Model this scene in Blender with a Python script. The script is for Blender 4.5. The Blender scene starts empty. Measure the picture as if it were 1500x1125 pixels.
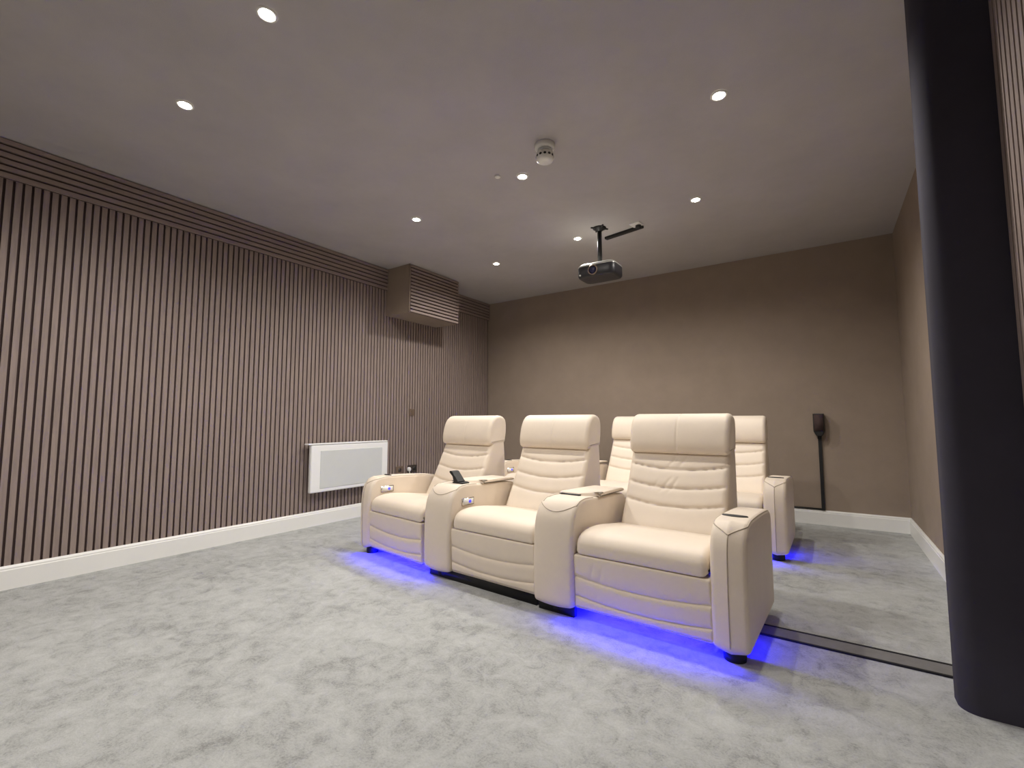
import bpy, bmesh, math, random
from mathutils import Vector, Matrix
random.seed(7)
S = bpy.context.scene
COL = S.collection
PI = math.pi

# ------------------------------------------------------------------ camera
F_PX, YAW, PITCH, ROLL, CAM_H = 676.665, 0.595967, 0.0784667, -0.0011241, 1.05112
cam_d = bpy.data.cameras.new('camera')
cam_d.sensor_fit = 'HORIZONTAL'; cam_d.sensor_width = 36.0
cam_d.lens = F_PX / 1500.0 * 36.0
cam_d.clip_start = 0.02
cam = bpy.data.objects.new('camera', cam_d); COL.objects.link(cam)
fw = Vector((-math.sin(YAW)*math.cos(PITCH), math.cos(YAW)*math.cos(PITCH), math.sin(PITCH)))
rt = Vector((math.cos(YAW), math.sin(YAW), 0.0)); up = rt.cross(fw)
r2 = rt*math.cos(ROLL) + up*math.sin(ROLL); u2 = -rt*math.sin(ROLL) + up*math.cos(ROLL)
M = Matrix((r2, u2, -fw)).transposed().to_4x4(); M.translation = (0, 0, CAM_H)
cam.matrix_world = M
S.camera = cam

# ------------------------------------------------------------------ world, exposure
w = bpy.data.worlds.new('world'); S.world = w; w.use_nodes = True
w.node_tree.nodes['Background'].inputs[0].default_value = (0.02, 0.02, 0.022, 1)
w.node_tree.nodes['Background'].inputs[1].default_value = 1.0
S.view_settings.view_transform = 'Standard'; S.view_settings.look = 'None'
S.view_settings.exposure = 0.0; S.view_settings.gamma = 1.0
S.view_settings.use_curve_mapping = False
LAMP_W = 64.0            # watts of each ceiling downlight
LED_STRENGTH = 1400.0      # under-seat blue strips

# ------------------------------------------------------------------ room numbers
XL, XR, YB, YF, ZC = -4.297, 0.613, 5.686, -1.6, 2.86

# ------------------------------------------------------------------ helpers
def new_mat(name, color, rough=0.6, metal=0.0, var=0.0, vscale=8.0, bump=0.0, bscale=200.0, color2=None, emit=None, estr=0.0, spec=0.5, stretch=None, sheen=0.0):
    m = bpy.data.materials.new(name); m.use_nodes = True
    nt = m.node_tree; b = nt.nodes['Principled BSDF']
    b.inputs['Base Color'].default_value = (*color, 1)
    b.inputs['Roughness'].default_value = rough
    b.inputs['Metallic'].default_value = metal
    b.inputs['Specular IOR Level'].default_value = spec
    if sheen: b.inputs['Sheen Weight'].default_value = sheen
    if emit:
        b.inputs['Emission Color'].default_value = (*emit, 1)
        b.inputs['Emission Strength'].default_value = estr
    if var or bump:
        tc = nt.nodes.new('ShaderNodeTexCoord')
        src = tc.outputs['Object']
        if stretch:
            mp = nt.nodes.new('ShaderNodeMapping'); mp.inputs['Scale'].default_value = stretch
            nt.links.new(src, mp.inputs['Vector']); src = mp.outputs['Vector']
    if var:
        n = nt.nodes.new('ShaderNodeTexNoise'); n.inputs['Scale'].default_value = vscale
        n.inputs['Detail'].default_value = 6; n.inputs['Roughness'].default_value = 0.65
        nt.links.new(src, n.inputs['Vector'])
        r = nt.nodes.new('ShaderNodeValToRGB')
        c2 = color2 or tuple(c*(1-var) for c in color)
        r.color_ramp.elements[0].position = 0.34; r.color_ramp.elements[1].position = 0.66
        r.color_ramp.elements[0].color = (*c2, 1); r.color_ramp.elements[1].color = (*color, 1)
        nt.links.new(n.outputs['Fac'], r.inputs['Fac'])
        nt.links.new(r.outputs['Color'], b.inputs['Base Color'])
    if bump:
        n2 = nt.nodes.new('ShaderNodeTexNoise'); n2.inputs['Scale'].default_value = bscale
        n2.inputs['Detail'].default_value = 3
        nt.links.new(src, n2.inputs['Vector'])
        bp = nt.nodes.new('ShaderNodeBump'); bp.inputs['Strength'].default_value = bump
        bp.inputs['Distance'].default_value = 0.01
        nt.links.new(n2.outputs['Fac'], bp.inputs['Height'])
        nt.links.new(bp.outputs['Normal'], b.inputs['Normal'])
    return m

def carpet_mat():
    m = bpy.data.materials.new('grey_carpet'); m.use_nodes = True
    nt = m.node_tree; b = nt.nodes['Principled BSDF']
    N = nt.nodes.new; Lk = nt.links.new
    b.inputs['Roughness'].default_value = 0.95; b.inputs['Specular IOR Level'].default_value = 0.1
    b.inputs['Sheen Weight'].default_value = 0.15
    tc = N('ShaderNodeTexCoord')
    def noise(scale, detail, rough, dist=0.0):
        n = N('ShaderNodeTexNoise'); n.inputs['Scale'].default_value = scale
        n.inputs['Detail'].default_value = detail; n.inputs['Roughness'].default_value = rough
        n.inputs['Distortion'].default_value = dist
        Lk(tc.outputs['Object'], n.inputs['Vector']); return n
    big, mid, fine = noise(2.2, 5, 0.65, 0.7), noise(11.0, 7, 0.75, 0.6), noise(120.0, 3, 0.8)
    mx = N('ShaderNodeMath'); mx.operation = 'MULTIPLY_ADD'; mx.inputs[1].default_value = 0.55
    Lk(mid.outputs['Fac'], mx.inputs[0])
    sc = N('ShaderNodeMath'); sc.operation = 'MULTIPLY'; sc.inputs[1].default_value = 0.33
    Lk(big.outputs['Fac'], sc.inputs[0]); Lk(sc.outputs[0], mx.inputs[2])
    m3 = N('ShaderNodeMath'); m3.operation = 'MULTIPLY_ADD'; m3.inputs[1].default_value = 0.32
    Lk(fine.outputs['Fac'], m3.inputs[0]); Lk(mx.outputs[0], m3.inputs[2])
    r = N('ShaderNodeValToRGB'); e = r.color_ramp.elements
    e[0].position = 0.46; e[0].color = (0.24, 0.246, 0.242, 1)
    e[1].position = 0.74; e[1].color = (0.52, 0.535, 0.53, 1)
    k = e.new(0.585); k.color = (0.41, 0.422, 0.417, 1)
    Lk(m3.outputs[0], r.inputs['Fac']); Lk(r.outputs['Color'], b.inputs['Base Color'])
    bp = N('ShaderNodeBump'); bp.inputs['Strength'].default_value = 0.9; bp.inputs['Distance'].default_value = 0.012
    Lk(m3.outputs[0], bp.inputs['Height']); Lk(bp.outputs['Normal'], b.inputs['Normal'])
    return m

MAT = dict(
    carpet=carpet_mat(),
    wall=new_mat('brown_wall_paint', (0.325, 0.258, 0.203), 0.85, var=0.10, vscale=3.0, bump=0.15, bscale=260),
    ceil=new_mat('taupe_ceiling_paint', (0.49, 0.462, 0.45), 0.8, var=0.10, vscale=2.0, bump=0.12, bscale=260),
    nib=new_mat('charcoal_nib', (0.036, 0.033, 0.050), 0.9, var=0.15, vscale=4.0),  # nib coloured much darker than the other walls
    slat=new_mat('brown_slat', (0.318, 0.250, 0.224), 0.6, var=0.22, vscale=5.0, bump=0.1, bscale=60, stretch=(9, 9, 0.7)),
    hslat=new_mat('brown_horizontal_slat', (0.318, 0.250, 0.224), 0.6, var=0.22, vscale=5.0, bump=0.1, bscale=60, stretch=(9, 0.7, 9)),
    felt=new_mat('black_felt', (0.075, 0.052, 0.050), 0.95, spec=0.1),
    white=new_mat('white_gloss', (0.86, 0.86, 0.84), 0.35, var=0.03, vscale=3),
    heater=new_mat('white_enamel', (0.88, 0.89, 0.89), 0.3, var=0.02, vscale=3),
    grille=new_mat('pale_grey_panel', (0.64, 0.665, 0.665), 0.45, var=0.03, vscale=3),
    plastic=new_mat('white_plastic', (0.80, 0.79, 0.76), 0.4, var=0.02),
    black=new_mat('black_plastic', (0.010, 0.010, 0.011), 0.5, var=0.1),
    base=new_mat('black_base', (0.008, 0.008, 0.009), 0.7, var=0.1),
    brownplate=new_mat('bronze_plate', (0.19, 0.135, 0.10), 0.45, 0.2, var=0.08),
    darkplate=new_mat('dark_plate', (0.05, 0.038, 0.034), 0.4, var=0.1),
    leather=new_mat('cream_leather', (0.775, 0.675, 0.56), 0.52, var=0.05, vscale=6, bump=0.10, bscale=320, sheen=0.08),
    piping=new_mat('cream_piping', (0.50, 0.42, 0.33), 0.6, var=0.05),
    chrome=new_mat('chrome', (0.7, 0.66, 0.6), 0.25, 1.0, var=0.03),
    silver=new_mat('silver_plastic', (0.55, 0.55, 0.52), 0.3, 0.4, var=0.04),
    projbody=new_mat('dark_projector_shell', (0.016, 0.015, 0.019), 0.45, var=0.1),
    glass=new_mat('lens_glass', (0.02, 0.02, 0.06), 0.05, var=0.05),
    blueled=new_mat('blue_button_light', (0.1, 0.1, 0.8), 0.4, emit=(0.05, 0.05, 1.0), estr=0.7, var=0.02),
    strip=new_mat('blue_led_strip', (0.02, 0.02, 0.5), 0.4, emit=(0.0015, 0.001, 1.0), estr=LED_STRENGTH, var=0.02),
    lamp=new_mat('lamp_glow', (1, 0.95, 0.88), 0.4, emit=(1.0, 0.93, 0.82), estr=45.0, var=0.01),
    rubber=new_mat('grey_strip', (0.20, 0.196, 0.19), 0.7, var=0.15, vscale=20),
)

def obj(name, bm, mats, parent=None, smooth=True, bevel=0.0, seg=2):
    me = bpy.data.meshes.new(name)
    bmesh.ops.recalc_face_normals(bm, faces=bm.faces)
    bm.to_mesh(me); bm.free()
    for m in (mats if isinstance(mats, (list, tuple)) else [mats]): me.materials.append(m)
    if smooth and not bevel:
        for p in me.polygons: p.use_smooth = True
    o = bpy.data.objects.new(name, me); COL.objects.link(o)
    if parent: o.parent = parent
    if bevel:
        b = o.modifiers.new('bevel', 'BEVEL'); b.width = bevel; b.segments = seg; b.limit_method = 'ANGLE'
        b.harden_normals = False
    return o
def tag(o, label, cat, group=None, kind=None):
    o['label'] = label; o['category'] = cat
    if group: o['group'] = group
    if kind: o['kind'] = kind
    return o
def struct(name, bm, mats, parent=None, **k):
    o = obj(name, bm, mats, parent, **k)
    o['kind'] = 'structure'; return o
def thing(name, loc, rz=0.0):
    o = bpy.data.objects.new(name, None); COL.objects.link(o)
    o.empty_display_size = 0.1; o.location = loc; o.rotation_euler = (0, 0, rz); return o
def copy_tree(o, parent=None):
    c = o.copy(); COL.objects.link(c)
    if parent: c.parent = parent
    for ch in list(o.children): copy_tree(ch, c)
    return c

def box(bm, lo, hi, mi=0):
    vs = [bm.verts.new((x, y, z)) for x in (lo[0], hi[0]) for y in (lo[1], hi[1]) for z in (lo[2], hi[2])]
    for f in ((0,1,3,2),(4,6,7,5),(0,4,5,1),(2,3,7,6),(0,2,6,4),(1,5,7,3)):
        bm.faces.new([vs[i] for i in f]).material_index = mi
def bx(lo, hi):
    bm = bmesh.new(); box(bm, lo, hi); return bm
def lathe(bm, prof, c=(0,0,0), n=40, axis='z', mi=0, cap=True):
    rings = []
    for r, h in prof:
        ring = []
        for i in range(n):
            a = 2*PI*i/n; p = (r*math.cos(a), r*math.sin(a), h)
            if axis == 'y': p = (p[0], p[2], p[1])
            if axis == 'x': p = (p[2], p[0], p[1])
            ring.append(bm.verts.new((c[0]+p[0], c[1]+p[1], c[2]+p[2])))
        rings.append(ring)
    for a, b in zip(rings, rings[1:]):
        for i in range(n):
            bm.faces.new((a[i], a[(i+1) % n], b[(i+1) % n], b[i])).material_index = mi
    if cap:
        bm.faces.new(rings[0]).material_index = mi; bm.faces.new(rings[-1]).material_index = mi
def tube(bm, pts, r, n=8):
    pts = [Vector(p) for p in pts]; rings = []
    for i, p in enumerate(pts):
        d = (pts[min(i+1, len(pts)-1)] - pts[max(i-1, 0)]).normalized()
        a = d.orthogonal().normalized() if i == 0 else (a - d*a.dot(d)).normalized()
        b = d.cross(a)
        rings.append([bm.verts.new(p + r*(math.cos(2*PI*k/n)*a + math.sin(2*PI*k/n)*b)) for k in range(n)])
    for A, B in zip(rings, rings[1:]):
        for k in range(n): bm.faces.new((A[k], A[(k+1) % n], B[(k+1) % n], B[k]))
    bm.faces.new(rings[0]); bm.faces.new(rings[-1])

def catmull(pts, per, closed=True):
    out = []; n = len(pts)
    rng = range(n) if closed else range(n-1)
    for i in rng:
        if closed: p0, p1, p2, p3 = (pts[(i+k-1) % n] for k in range(4))
        else: p0, p1, p2, p3 = pts[max(i-1, 0)], pts[i], pts[i+1], pts[min(i+2, n-1)]
        for j in range(per):
            t = j/per
            out.append(tuple(0.5*((2*b)+(-a+c)*t+(2*a-5*b+4*c-d)*t*t+(-a+3*b-3*c+d)*t**3) for a, b, c, d in zip(p0, p1, p2, p3)))
    if not closed: out.append(tuple(pts[-1]))
    return out
def resample(P, n):
    P = [Vector(p) for p in P]; P.append(P[0]); L = [0.0]
    for a, b in zip(P, P[1:]): L.append(L[-1] + (b-a).length)
    out = []; k = 0
    for i in range(n):
        s = L[-1]*i/n
        while L[k+1] < s: k += 1
        t = (s-L[k])/max(1e-9, L[k+1]-L[k]); out.append(P[k].lerp(P[k+1], t))
    return out

def cushion(prof, x0, x1, r, disp=None, n=150, nx=34, sub=6):
    """a soft loft: the closed (y, z) outline carried from x0 to x1, its ends rolled over with radius r"""
    P = resample(catmull(prof, sub), n)
    Nn = []
    area = sum(P[i].x*P[(i+1) % n].y - P[(i+1) % n].x*P[i].y for i in range(n))
    for i in range(n):
        d = (P[(i+1) % n] - P[i-1]).normalized(); q = Vector((d.y, -d.x))
        Nn.append(q if area > 0 else -q)
    xs = []
    ne = 7
    for i in range(ne): xs.append(r*(1-math.cos(PI/2*i/ne)))
    inner = x1-x0-2*r
    for i in range(nx+1): xs.append(r + inner*i/nx)
    for i in range(ne-1, -1, -1): xs.append(x1-x0 - r*(1-math.cos(PI/2*i/ne)))
    bm = bmesh.new(); rings = []
    for x in xs:
        e = min(x, x1-x0-x); ins = 0.0 if e >= r else r - math.sqrt(max(0.0, r*r-(r-e)**2))
        ring = []
        t = x/(x1-x0)
        for p, q in zip(P, Nn):
            d = -ins
            if disp: d += disp(t, p.x, p.y, q.x, q.y)*min(1.0, e/(r*0.9) if r else 1)
            ring.append(bm.verts.new((x0+x, p.x+q.x*d, p.y+q.y*d)))
        rings.append(ring)
    for A, B in zip(rings, rings[1:]):
        for i in range(n): bm.faces.new((A[i], A[(i+1) % n], B[(i+1) % n], B[i]))
    bm.faces.new(rings[0]); bm.faces.new(rings[-1])
    return bm

def channels(zs, sag, amp, lo, hi):
    """padded ribs on the front between sagging stitch lines"""
    def f(t, y, z, ny, nz):
        if ny > -0.25: return 0.0
        s = sag*(1-(2*t-1)**2)
        g = [lo] + [zz - s for zz in zs] + [hi]
        if z <= lo or z >= hi: return 0.0
        for a, b in zip(g, g[1:]):
            if a <= z <= b:
                fr = (z-a)/(b-a)
                return amp*(math.sqrt(max(0.0, 1-(2*fr-1)**4)) - 1)
        return 0.0
    return f

# ------------------------------------------------------------------ structure
struct('floor', bx((XL-.1, YF-.1, -.1), (XR+.1, YB+.1, 0)), MAT['carpet'], smooth=False)
struct('ceiling', bx((XL-.1, YF-.1, ZC), (XR+.1, YB+.1, ZC+.1)), MAT['ceil'], smooth=False)
struct('wall_back', bx((XL-.1, YB, 0), (XR+.1, YB+.1, ZC)), MAT['wall'], smooth=False)
struct('wall_front', bx((XL-.1, YF-.1, 0), (XR+.1, YF, ZC)), MAT['wall'], smooth=False)
PITCH_S, SLAT_W, SLAT_D = 0.0435, 0.030, 0.013
BULK_Z = 2.605
# left wall: black felt with upright slats
bm = bmesh.new(); box(bm, (XL-.1, YF, 0), (XL-SLAT_D, YB, ZC), 1)
y = YF + .01
while y + SLAT_W < YB:
    box(bm, (XL-SLAT_D, y, .145), (XL, y+SLAT_W, BULK_Z), 0); y += PITCH_S
struct('wall_left', bm, [MAT['slat'], MAT['felt']], smooth=False)
# right wall: smooth at the back, slatted on the near side of the nib
bm = bmesh.new(); box(bm, (XR, YF, 0), (XR+.1, YB, ZC), 0)
box(bm, (XR-.022, YF, .145), (XR, 2.36, ZC), 2)
y = 2.355
while y - SLAT_W > YF:
    box(bm, (XR-.036, y-SLAT_W, .145), (XR-.022, y, ZC), 1); y -= PITCH_S
struct('wall_right', bm, [MAT['wall'], MAT['slat'], MAT['felt']], smooth=False)
# dark nib with a rounded corner
bm = bmesh.new(); pts = []
for i in range(11):
    a = PI + PI/2*i/10; pts.append((.356+.06+.06*math.cos(a), 2.36+.06+.06*math.sin(a)))
pts += [(XR, 2.36), (XR, 2.47), (.356, 2.47)]
vb = [bm.verts.new((x, y, 0)) for x, y in pts]; vt = [bm.verts.new((x, y, ZC)) for x, y in pts]
bm.faces.new(vb); bm.faces.new(vt)
for i in range(len(pts)):
    j = (i+1) % len(pts); bm.faces.new((vb[i], vb[j], vt[j], vt[i]))
o = struct('wall_nib', bm, MAT['nib'])
for p in o.data.polygons: p.use_smooth = abs(p.normal.z) < .5
o.data.set_sharp_from_angle(angle=math.radians(35))
# boxing with horizontal slats along the head of the left wall
bm = bmesh.new(); box(bm, (XL-SLAT_D, YF, BULK_Z), (XL+.012, YB, ZC), 1)
z = BULK_Z
while z < ZC - .02:
    box(bm, (XL+.012, YF, z), (XL+.028, YB, min(z+SLAT_W, ZC)), 0); z += PITCH_S
struct('trim_1', bm, [MAT['hslat'], MAT['felt']], smooth=False)

def baseboard(name, a, b, nrm):
    """skirting with a small stepped head"""
    bm = bmesh.new()
    prof = [(0, 0), (.018, 0), (.018, .118), (.014, .122), (.014, .132), (.006, .145), (0, .145)]
    rows = []
    for p in (a, b): rows.append([bm.verts.new((p[0]+nrm[0]*d, p[1]+nrm[1]*d, h)) for d, h in prof])
    n = len(prof)
    for i in range(n):
        j = (i+1) % n; bm.faces.new((rows[0][i], rows[0][j], rows[1][j], rows[1][i]))
    bm.faces.new(rows[0]); bm.faces.new(rows[1])
    return struct(name, bm, MAT['white'], smooth=False)
baseboard('baseboard_left', (XL, YF), (XL, YB), (1, 0))
baseboard('baseboard_back', (XL, YB), (XR, YB), (0, -1))
baseboard('baseboard_right', (XR, YB), (XR, 2.47), (-1, 0))
baseboard('baseboard_right.001', (XR-.036, 2.36), (XR-.036, YF), (-1, 0))

# ------------------------------------------------------------------ ceiling lamps
LAMPS = [  # x, y, label
    (-2.964, 1.030, 'glowing recessed downlight nearest the slatted wall in the foreground'),
    (-1.983, 0.980, 'glowing recessed downlight at the top edge of the photo, nearest the camera'),
    (-0.415, 2.671, 'glowing recessed downlight high on the right, nearest the dark nib wall'),
    (-1.788, 2.776, 'glowing recessed downlight beside the white smoke detector'),
    (-2.976, 2.856, 'glowing recessed downlight in front of the louvred ventilation box'),
    (-0.807, 3.882, 'glowing recessed downlight to the right of the projector outlet'),
    (-1.971, 4.073, 'glowing recessed downlight just left of the projector pole'),
    (-3.078, 4.218, 'glowing recessed downlight furthest back, beside the ventilation box'),
    (-3.0, -0.75, None), (-1.95, -0.75, None)]
lamp0 = None
for x, y, lab in LAMPS:
    if lamp0 is None:
        t = thing('downlight', (x, y, ZC)); lamp0 = t
        bm = bmesh.new(); lathe(bm, [(.044, -.0005), (.044, -.005), (.038, -.008), (.031, -.006), (.030, -.001)], cap=False)
        obj('bezel', bm, MAT['plastic'], t)
        bm = bmesh.new(); lathe(bm, [(.0305, -.0015), (.028, -.006), (.016, -.011), (.004, -.0125)])
        obj('lens', bm, MAT['lamp'], t)
        ld = bpy.data.lights.new('lamp_light', 'SPOT'); ld.energy = LAMP_W; ld.color = (1.0, 0.95, 0.885)
        ld.spot_size = math.radians(162); ld.spot_blend = 0.8; ld.shadow_soft_size = 0.03
        lo = bpy.data.objects.new('lamp_light', ld); COL.objects.link(lo); lo.parent = t; lo.location = (0, 0, -.03)
    else:
        t = copy_tree(lamp0); t.location = (x, y, ZC)
    tag(t, lab or 'glowing recessed downlight outside the frame', 'ceiling light', 'recessed downlights in the dark ceiling')

# ------------------------------------------------------------------ recliners
SEAT_P = [(.012,.3435),(.003,.346),(.000,.352),(-.002,.385),(.006,.415),(.032,.442),(.082,.459),(.16,.464),(.26,.457),(.38,.441),(.50,.424),(.60,.413),(.625,.39),(.62,.352),(.5,.344),(.3,.344),(.12,.3435),(.04,.3435)]
FOOT_P = [(.05,.062),(.022,.062),(.010,.072),(.007,.10),(.005,.16),(.002,.22),(.0,.28),(-.001,.325),(.001,.337),(.006,.341),(.03,.342),(.08,.342),(.10,.325),(.105,.2),(.10,.08),(.085,.064)]
BACK_P = [(.50,.30),(.485,.36),(.50,.42),(.545,.50),(.60,.60),(.648,.70),(.69,.79),(.715,.85),(.735,.95),(.775,1.0),(.83,1.0),(.868,.95),(.885,.85),(.895,.65),(.895,.45),(.885,.32),(.84,.27),(.62,.26)]
HEAD_P = [(.745,.848),(.712,.843),(.690,.858),(.683,.90),(.690,.955),(.706,1.01),(.731,1.055),(.765,1.083),(.805,1.092),(.848,1.088),(.884,1.068),(.900,1.03),(.902,.97),(.894,.91),(.88,.865),(.84,.855)]
ARM_P = [(.05,.058),(.012,.060),(.002,.075),(.0,.12),(-.004,.22),(-.004,.34),(.0,.44),(.010,.500),(.032,.548),(.068,.580),(.115,.594),(.19,.597),(.35,.592),(.55,.580),(.66,.566),(.705,.54),(.72,.48),(.72,.30),(.715,.10),(.70,.062),(.58,.058),(.3,.058)]
MID_P = [(.05,.058),(.0,.060),(-.012,.075),(-.016,.12),(-.018,.22),(-.016,.34),(-.010,.44),(.006,.515),(.034,.565),(.075,.597),(.125,.610),(.20,.611),(.35,.597),(.55,.588),(.66,.578),(.705,.55),(.72,.49),(.72,.30),(.715,.10),(.70,.062),(.58,.058),(.3,.058)]

from mathutils.bvhtree import BVHTree
def creases(segs):
    """soft leather creases: (t0, z0, t1, z1, depth) on the front"""
    def f(t, z, wdt):
        d = 0.0
        for t0, z0, t1, z1, a in segs:
            ax, az, bx_, bz = t0*wdt, z0, t1*wdt, z1
            px, pz = t*wdt, z; vx, vz = bx_-ax, bz-az
            q = max(0, min(1, ((px-ax)*vx+(pz-az)*vz)/(vx*vx+vz*vz)))
            e = math.hypot(px-ax-q*vx, pz-az-q*vz)
            d -= a*math.exp(-(e/.009)**2)*math.sin(PI*min(1, max(0, .15+.7*q)))
        return d
    return f
def plus(f, g, wdt):
    return lambda t, y, z, ny, nz: f(t, y, z, ny, nz) + (g(t, z, wdt) if ny < -.25 else 0.0)
def make_meshes():
    D = {}
    def keep(key, bm, mat, name):
        o = obj(name, bm, mat); D[key] = (name, o.data); bpy.data.objects.remove(o)
    keep('seat', cushion(SEAT_P, -.334, .333, .035, n=130), MAT['leather'], 'seat')
    fch = channels([.128, .228], .026, .016, .066, .385)
    bch = channels([.575, .675, .782], .032, .0185, .40, .850)
    keep('foot', cushion(FOOT_P, -.345, .330, .012, fch, n=170, nx=40), MAT['leather'], 'footrest')
    keep('back', cushion(BACK_P, -.300, .300, .035, bch, n=260, nx=44), MAT['leather'], 'backrest')
    keep('foot2', cushion(FOOT_P, -.345, .347, .012, plus(fch, creases([(.13,.20,.17,.31,.004),(.20,.19,.24,.30,.004),(.16,.09,.20,.17,.003),(.27,.21,.29,.27,.0025)]), .67), n=190, nx=70), MAT['leather'], 'footrest')
    keep('back2', cushion(BACK_P, -.300, .300, .035, plus(bch, creases([(.36,.62,.46,.70,.0035),(.44,.615,.53,.70,.0035),(.27,.63,.33,.68,.0025),(.42,.765,.50,.83,.003),(.53,.77,.60,.83,.003)]), .62), n=260, nx=80), MAT['leather'], 'backrest')
    def hd(t, y, z, ny, nz):   # fine centre seam
        return -.004*math.exp(-((t-.5)/.006)**2) if ny < .2 else 0.0
    keep('head', cushion(HEAD_P, -.303, .303, .03, hd, n=110, nx=80), MAT['leather'], 'headrest')
    def ridge(t, y, z, ny, nz):             # slightly keeled front of an end arm
        return .016*(1-min(1, abs(t-.5)/.5)) if ny < -.3 else 0.0
    def belly(t, y, z, ny, nz): return .012*(1-(2*t-1)**2) if ny < -.3 else 0.0
    TREE = {}
    def arm(key, prof, xa, xb, dsp, taper=0.0):
        bm = cushion(prof, xa, xb, .02, dsp, n=170, nx=16)
        if taper:                            # consoles narrow towards the back
            for v in bm.verts:
                if v.co.y > 0: v.co.x += taper*min(1, v.co.y/.7)*(xb-v.co.x)/(xb-xa)
        TREE[key] = BVHTree.FromBMesh(bm)
        keep(key, bm, MAT['leather'], 'armrest')
    arm('armL', ARM_P, -.472, -.343, ridge)
    arm('armR', ARM_P, .343, .497, ridge)
    arm('armM', MID_P, -.594, -.343, belly, .075)
    def onfront(k, x, z):
        h = TREE[k].ray_cast(Vector((x, -1, z)), Vector((0, 1, 0)))[0]; return (x, h.y-.0005, z)
    def ontop(k, x, y):
        h = TREE[k].ray_cast(Vector((x, y, 2)), Vector((0, 0, -1)))[0]; return (x, y, h.z+.0003)
    LID = [(.245,.599),(.238,.605),(.242,.616),(.256,.623),(.40,.622),(.60,.618),(.66,.612),(.67,.604),(.66,.594),(.45,.598)]
    bm = cushion(LID, -.592, -.338, .007, n=90, nx=24)
    for v in bm.verts:
        f = (-.338-v.co.x)/.262
        v.co.x += .07*min(1, v.co.y/.7)*f
        if v.co.y < .30: v.co.y += .085*max(0.0, min(1, (v.co.x+.43)/.085))
    keep('lid', bm, MAT['leather'], 'lid')
    for key, ka, xa, xb in (('pipR', 'armR', .349, .491), ('pipL', 'armL', -.466, -.349)):
        bm = bmesh.new(); xm = (xa+xb)/2
        tube(bm, [onfront(ka, xm, .075+.471*i/24) for i in range(25)], .0026, 6)
        for sx in (xa, xb):
            L = [onfront(ka, xm+(sx-xm)*(i/14), .546+.034*(i/14)**.8) for i in range(15)]
            L += [ontop(ka, sx, max(.085, L[-1][1]+.01)+.56*i/14) for i in range(15)]
            tube(bm, L, .0028, 6)
        keep(key, bm, MAT['piping'], 'piping')
    bm = bmesh.new()
    tube(bm, [onfront('armM', -.578+.226*i/24, .585-.036*math.sin(PI*i/24)) for i in range(25)], .0026, 6)
    for sx in (-.352, -.582):
        tube(bm, [ontop('armM', sx+(.012+.073*(.055+.2*i/12)/.7 if sx < -.5 else 0), .055+.2*i/12) for i in range(13)], .0026, 6)
    keep('pipM', bm, MAT['piping'], 'piping')
    # black cup rests
    bm = bmesh.new(); lathe(bm, [(.056, -.006), (.058, .003), (.054, .006), (.02, .0065)], n=36)
    for v in bm.verts: v.co.y = v.co.y*.32 + .9*(v.co.x*v.co.x)*2.2
    keep('cup', bm, MAT['black'], 'cup_holder')
    keep('recess_shade', bx((-.555, .215, .606), (-.425, .258, .6155)), MAT['black'], 'lid_recess_shade')  # solid black bar standing in for the shaded opening under the lid front
    # control plate on the inner face of the arm
    bm = bmesh.new(); box(bm, (-.345, .100, .472), (-.336, .215, .521)); keep('plate', bm, MAT['chrome'], 'control_panel')
    bm = bmesh.new(); box(bm, (-.337, .108, .478), (-.334, .207, .515)); keep('face', bm, MAT['plastic'], 'panel_face')
    bm = bmesh.new(); lathe(bm, [(.0115, -.334), (.0115, -.331)], c=(0, .172, .497), n=16, axis='x'); keep('button', bm, MAT['blueled'], 'power_button')
    # base, feet, led strip, kickboard
    keep('base', bx((-.33, .26, .02), (.33, .80, .30)), MAT['base'], 'base')
    bm = bmesh.new(); lathe(bm, [(.046, 0), (.048, .02), (.044, .062)], n=28); keep('foot_disc', bm, MAT['base'], 'foot')
    keep('strip', bx((-.30, .112, .071), (.30, .132, .077)), MAT['strip'], 'light_strip')
    keep('kick', bx((-.575, .03, 0), (.325, .06, .066)), MAT['base'], 'kickboard')
    keep('kickM', bx((-.585, .03, 0), (-.36, .06, .064)), MAT['base'], 'kickboard')
    return D
ME = make_meshes()
def part(key, parent, loc=None):
    name, me = ME[key]
    o = bpy.data.objects.new(name, me); COL.objects.link(o); o.parent = parent
    if loc: o.location = loc
    return o
ROW_A = -math.radians(4.0)
EX = Vector((math.cos(ROW_A), math.sin(ROW_A), 0)); NY = Vector((-math.sin(ROW_A), math.cos(ROW_A), 0))
def recliner(origin, uc, pos, rot, label, group, led, panel):
    c = origin + EX*uc
    t = thing('recliner_chair', c, ROW_A + rot)
    tag(t, label, 'recliner chair', group)
    x = '2' if pos == 'right' else ''
    part('seat', t); part('foot'+x, t); part('base', t)
    b = part('back'+x, t); part('head', b)
    a = part('armL' if pos == 'left' else 'armM', t)
    part('pipL' if pos == 'left' else 'pipM', a)
    if pos == 'left':
        k = part('cup', a, (-.408, .20, .596)); k.scale = (.84, .84, 1)
    else:
        part('lid', a); part('recess_shade', a)
    if panel:
        p = part('plate', t); part('face', p); part('button', p)
    fx = [-.405 if pos == 'left' else -.475]
    if pos == 'right':
        a2 = part('armR', t); part('pipR', a2); part('cup', a2, (.415, .20, .596)); fx.append(.42)
    for x in fx:
        for yy in (.075, .66): part('foot_disc', t, (x, yy, 0))
    if led:
        s = part('strip', t); s['label'] = 'glowing blue light strip'
    elif pos == 'middle': part('kick', t)
    if pos == 'right': part('kickM', t)
    return t
FO = Vector((-.29, 2.22, 0)); DU = [-2.392, -1.45, -.514]
RO = FO + EX*(-.09) + NY*1.77
W3 = ('left', 'middle', 'right')
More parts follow.
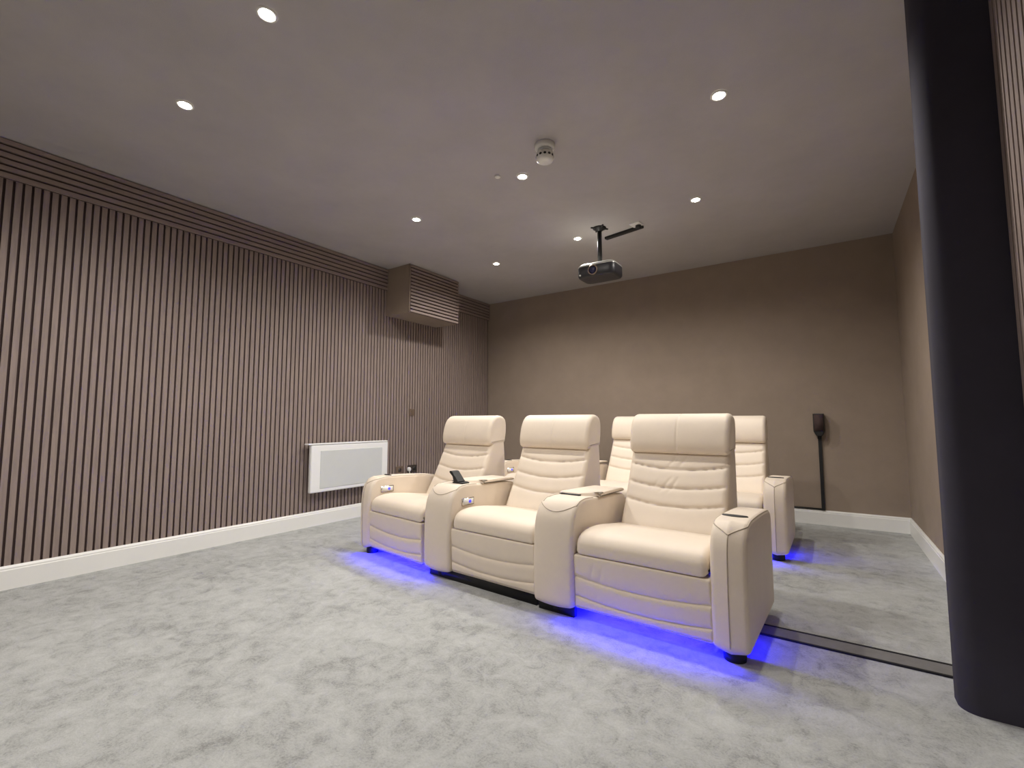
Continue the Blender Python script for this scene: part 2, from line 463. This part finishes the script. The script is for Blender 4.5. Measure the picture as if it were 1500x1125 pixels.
FL = ['cream leather recliner at the left end of the front row, glowing blue beneath',
      'cream leather recliner in the middle of the front row, no light beneath',
      'cream leather recliner at the right end of the front row, closest to the camera']
RL = ['cream leather recliner at the left end of the rear row, mostly hidden',
      'cream leather recliner in the middle of the rear row, seen between two front headrests',
      'cream leather recliner at the right end of the rear row, by the back wall skirting']
for i in range(3):
    recliner(FO, DU[i], W3[i], math.radians((-4.5, 0, 1.6)[i]), FL[i], 'recliners in the front row', i != 1, i != 2)
    recliner(RO, DU[i], W3[i], math.radians((-1.0, -.4, 3.2)[i]), RL[i], 'recliners in the rear row', i != 1, i != 2)

# phone holder on the arm between the left and middle front seats
c = FO + EX*(-1.89) + NY*.17
t = thing('phone_holder', (c.x, c.y, .6125), ROW_A)
tag(t, 'small black tilted phone holder on the armrest between left and middle front recliners', 'phone holder')
bm = bmesh.new(); box(bm, (-.03, -.035, 0), (.07, .035, .008)); obj('foot_plate', bm, MAT['black'], t, bevel=.003)
bm = bmesh.new()
pr = [(-.05, .062), (-.062, .072), (-.058, .083), (-.035, .080), (.028, .012), (.022, .006), (-.018, .006), (-.022, .02), (-.03, .045)]
A = [bm.verts.new((x, -.035, z)) for x, z in pr]; B = [bm.verts.new((x, .035, z)) for x, z in pr]
bm.faces.new(A); bm.faces.new(B)
for i in range(len(pr)):
    j = (i+1) % len(pr); bm.faces.new((A[i], A[j], B[j], B[i]))
obj('cradle', bm, MAT['black'], t, bevel=.003)

# ------------------------------------------------------------------ panel heater on the slatted wall
t = thing('panel_heater', (XL, 3.15, .335))
tag(t, 'white wall-mounted electric panel heater with a pale grey front', 'heater')
hw = .487
obj('back_plate', bx((.002, -hw+.10, .03), (.065, hw-.03, .46)), MAT['heater'], t, bevel=.004)
bm = bmesh.new()
bm2 = [(-hw, .0), (-hw+.008, .478), (hw, .478), (hw, .0)]
box(bm, (.062, -hw+.012, .004), (.104, hw, .474)); obj('casing', bm, MAT['heater'], t, bevel=.012, seg=3)
obj('front_panel', bx((.1, -hw+.115, .04), (.1075, hw-.085, .415)), MAT['grille'], t, bevel=.003)
bm = bmesh.new(); box(bm, (.03, -hw-.018, .474), (.108, hw-.01, .488)); obj('top_rail', bm, MAT['heater'], t, bevel=.005, seg=3)
obj('vent_slot', bx((.045, -hw+.06, .487), (.085, hw-.07, .4895)), MAT['grille'], t)
bm = bmesh.new(); lathe(bm, [(.012, 0), (.012, .008), (.009, .011)], c=(.09, .06, .488), n=18); obj('dial', bm, MAT['plastic'], t)

# ------------------------------------------------------------------ switch and sockets
t = thing('wall_switch', (XL, 4.09, 1.152)); tag(t, 'small square bronze wall switch on the slats above the sockets', 'switch')
obj('plate', bx((0, -.043, -.043), (.010, .043, .043)), MAT['brownplate'], t, bevel=.003)
obj('rocker', bx((.009, -.014, -.02), (.014, .014, .02)), MAT['brownplate'], t, bevel=.002)
t = thing('wall_socket', (XL, 3.905, .455)); tag(t, 'bronze wall socket plate beside the heater, nothing plugged in', 'socket')
obj('plate', bx((0, -.055, -.043), (.010, .055, .043)), MAT['brownplate'], t, bevel=.003)
obj('insert', bx((.009, -.022, -.022), (.012, .022, .022)), MAT['darkplate'], t)
t = thing('wall_socket', (XL, 4.115, .455)); tag(t, 'dark double wall socket with a white plug in it', 'socket')
obj('plate', bx((0, -.075, -.045), (.010, .075, .045)), MAT['darkplate'], t, bevel=.003)
obj('insert', bx((.009, .01, -.022), (.012, .055, .022)), MAT['black'], t)
t = thing('plug', (XL+.010, 4.045, .452)); tag(t, 'white plug with its lead hanging from the dark socket', 'plug')
bm = bmesh.new(); lathe(bm, [(.026, 0), (.026, .022), (.019, .03), (.01, .031)], n=24, axis='x'); obj('plug_body', bm, MAT['plastic'], t)
bm = bmesh.new(); tube(bm, [(.022, 0, -.015), (.024, -.002, -.05), (.022, -.006, -.12), (.020, -.01, -.22), (.028, -.01, -.305)], .004); obj('lead', bm, MAT['plastic'], t)

# ------------------------------------------------------------------ ventilation box at the head of the left wall
t = thing('ventilation_box', (XL, 3.656, 2.297))
tag(t, 'dark boxed ventilation unit with a slatted front, high in the far left corner', 'ventilation box')
obj('housing', bx((.0, .0, .0), (.382, .856, ZC-2.297-.001)), MAT['wall'], t, smooth=False)
bm = bmesh.new(); box(bm, (.382, .012, .0), (.386, .852, .56), 1)
z = .004
while z + .022 < .562:
    box(bm, (.386, .014, z), (.402, .850, z+.024), 0); z += .0405
obj('slatted_front', bm, [MAT['hslat'], MAT['felt']], t, smooth=False)
obj('corner_bead', bx((.380, -.004, -.003), (.396, .012, ZC-2.297-.001)), MAT['wall'], t)

# ------------------------------------------------------------------ speaker on the back wall
t = thing('wall_speaker', (-.065, YB, .86)); tag(t, 'small black speaker mounted on the back wall above a black conduit', 'speaker')
bm = bmesh.new()
vs = []
for yy, s in ((-.10, .86), (-.012, 1.0)):
    vs.append([bm.verts.new((x*s, yy, z)) for x, z in ((-.05, .255), (.05, .255), (.05, .075), (.028, .03), (-.028, .03), (-.05, .075))])
bm.faces.new(vs[0]); bm.faces.new(vs[1])
for i in range(6):
    j = (i+1) % 6; bm.faces.new((vs[0][i], vs[0][j], vs[1][j], vs[1][i]))
obj('cabinet', bm, MAT['black'], t, bevel=.006)
obj('grille', bx((-.038, -.104, .08), (.038, -.1, .245)), MAT['felt'], t)
obj('bracket', bx((-.018, -.03, .0), (.018, 0, .06)), MAT['black'], t)
o = obj('cable_conduit', bx((-.078, YB-.022, .146), (-.048, YB, .865)), MAT['black'], smooth=False)
tag(o, 'black vertical cable conduit running down the back wall to the skirting', 'conduit')
bm = bmesh.new(); tube(bm, [(-.06, YB-.012, .155), (-.3, YB-.012, .154), (-.8, YB-.012, .155), (-1.6, YB-.012, .154)], .009)
o = obj('speaker_cable', bm, MAT['black']); tag(o, 'black cable lying along the top of the back skirting', 'cable')

# ------------------------------------------------------------------ projector, outlet, conduit
t = thing('projector', (-1.691, 3.966, ZC)); tag(t, 'dark projector hanging from the ceiling on a black pole', 'projector')
bm = bmesh.new(); lathe(bm, [(.062, 0), (.062, -.008), (.04, -.016), (.024, -.035)], n=28)
for k in range(4):
    a = PI/4 + k*PI/2; ca, sa = math.cos(a), math.sin(a)
    tube(bm, [(ca*.03, sa*.03, -.006), (ca*.085, sa*.085, -.004)], .008, 6)
obj('ceiling_plate', bm, MAT['black'], t)
bm = bmesh.new(); lathe(bm, [(.021, -.004), (.021, -.335)], n=24); obj('pole', bm, MAT['black'], t)
bm = bmesh.new(); lathe(bm, [(.016, -.325), (.03, -.345), (.03, -.36)], n=20)
box(bm, (-.07, -.03, -.372), (.07, .03, -.358)); obj('mount_bracket', bm, MAT['silver'], t, smooth=False)
bm = bmesh.new(); pr = []
for i in range(48):
    a = 2*PI*i/48; ca, sa = math.cos(a), math.sin(a)
    pr.append((.185*math.copysign(abs(ca)**.35, ca), .13*math.copysign(abs(sa)**.35, sa)))
rings = []
for z, s in ((-.375, .90), (-.366, .80), (-.375, .93), (-.392, 1.0), (-.47, 1.0), (-.487, .95), (-.490, .85)):
    rings.append([bm.verts.new((x*s+.0, y*s, z)) for x, y in pr])
for A, B in zip(rings[1:], rings[2:]):
    for i in range(48): bm.faces.new((A[i], A[(i+1) % 48], B[(i+1) % 48], B[i]))
bm.faces.new(rings[1]); bm.faces.new(rings[-1])
for v in rings[0]: bm.verts.remove(v)
body = obj('casing', bm, MAT['projbody'], t)
bm = bmesh.new(); rings = []
for z, s in ((-.362, .78), (-.364, .90), (-.374, .955), (-.385, 1.003), (-.390, 1.003)):
    rings.append([bm.verts.new((x*s, y*s, z)) for x, y in pr])
for A, B in zip(rings, rings[1:]):
    for i in range(48): bm.faces.new((A[i], A[(i+1) % 48], B[(i+1) % 48], B[i]))
bm.faces.new(rings[0]); obj('top_cover', bm, MAT['silver'], t)
bm = bmesh.new(); lathe(bm, [(.046, -.125), (.048, -.142), (.042, -.148), (.036, -.138)], c=(-.015, 0, -.437), n=28, axis='y', cap=False)
l = obj('lens_ring', bm, MAT['brownplate'], t)
bm = bmesh.new(); lathe(bm, [(.037, -.134), (.025, -.143), (.004, -.146)], c=(-.015, 0, -.437), n=24, axis='y'); obj('lens', bm, MAT['glass'], l)
bm = bmesh.new(); lathe(bm, [(.008, -.12), (.008, -.131)], c=(-.145, 0, -.467), n=14, axis='y'); obj('sensor_window', bm, MAT['plastic'], t)

t = thing('ceiling_outlet', (-1.372, 4.075, ZC), ROW_A*2); tag(t, 'white square ceiling outlet with a black plug, right of the projector pole', 'outlet')
obj('plate', bx((-.05, -.05, -.010), (.05, .05, 0)), MAT['plastic'], t, bevel=.003)
bm = bmesh.new(); lathe(bm, [(.026, -.008), (.026, -.035), (.02, -.042)], c=(.008, .022, 0), n=20); obj('plug_top', bm, MAT['black'], t)
bm = bmesh.new()
a, b = Vector((-1.73, 4.215, 0)), Vector((-1.335, 4.135, 0)); d = (b-a).normalized(); n = Vector((-d.y, d.x, 0))*.022
vs = [[bm.verts.new((p.x, p.y, z)) for p in (a-n, a+n, b+n, b-n)] for z in (ZC, ZC-.022)]
bm.faces.new(vs[0]); bm.faces.new(vs[1])
for i in range(4):
    j = (i+1) % 4; bm.faces.new((vs[0][i], vs[0][j], vs[1][j], vs[1][i]))
o = obj('ceiling_conduit', bm, MAT['black'], smooth=False); tag(o, 'black cable conduit on the ceiling from projector pole to the white outlet', 'conduit')

# ------------------------------------------------------------------ smoke detector, sensor
t = thing('smoke_detector', (-1.453, 2.53, ZC)); tag(t, 'white round smoke detector hanging from the dark ceiling', 'smoke detector')
bm = bmesh.new(); lathe(bm, [(.066, 0), (.066, -.026), (.062, -.034), (.050, -.036)], n=36); obj('mounting_base', bm, MAT['plastic'], t)
bm = bmesh.new(); lathe(bm, [(.046, -.034), (.046, -.062)], n=36); obj('neck', bm, MAT['grille'], t)
bm = bmesh.new(); lathe(bm, [(.054, -.060), (.057, -.064), (.057, -.098), (.052, -.112), (.034, -.122), (.02, -.124)], n=36); hd_ = obj('head', bm, MAT['plastic'], t)
for k in range(12):
    a = 2*PI*k/12; bm = bmesh.new()
    ca, sa = math.cos(a), math.sin(a)
    lathe(bm, [(.0095, .054), (.0095, .0585)], n=10, axis='x')
    for v in bm.verts:
        x, y, z = v.co; v.co = (x*ca-y*sa, x*sa+y*ca, z*.8-.086)
    obj('vent', bm, MAT['black'], hd_)
t = thing('ceiling_sensor', (-1.94, 2.672, ZC)); tag(t, 'tiny white round sensor on the ceiling beside a downlight', 'sensor')
bm = bmesh.new(); lathe(bm, [(.021, 0), (.021, -.008), (.016, -.013), (.006, -.016)], n=28); obj('cover', bm, MAT['plastic'], t)

# ------------------------------------------------------------------ strip across the carpet
t = thing('floor_strip', (0.1, 2.70, 0)); tag(t, 'dark grey strip with black edges crossing the carpet behind the front row', 'floor strip')
obj('cover', bx((-.75, -.055, .0), (.45, .055, .006)), MAT['rubber'], t, bevel=.002)
for s in (-1, 1): obj('edging', bx((-.75, s*.060-.006, .0), (.45, s*.060+.006, .009)), MAT['base'], t, bevel=.002)
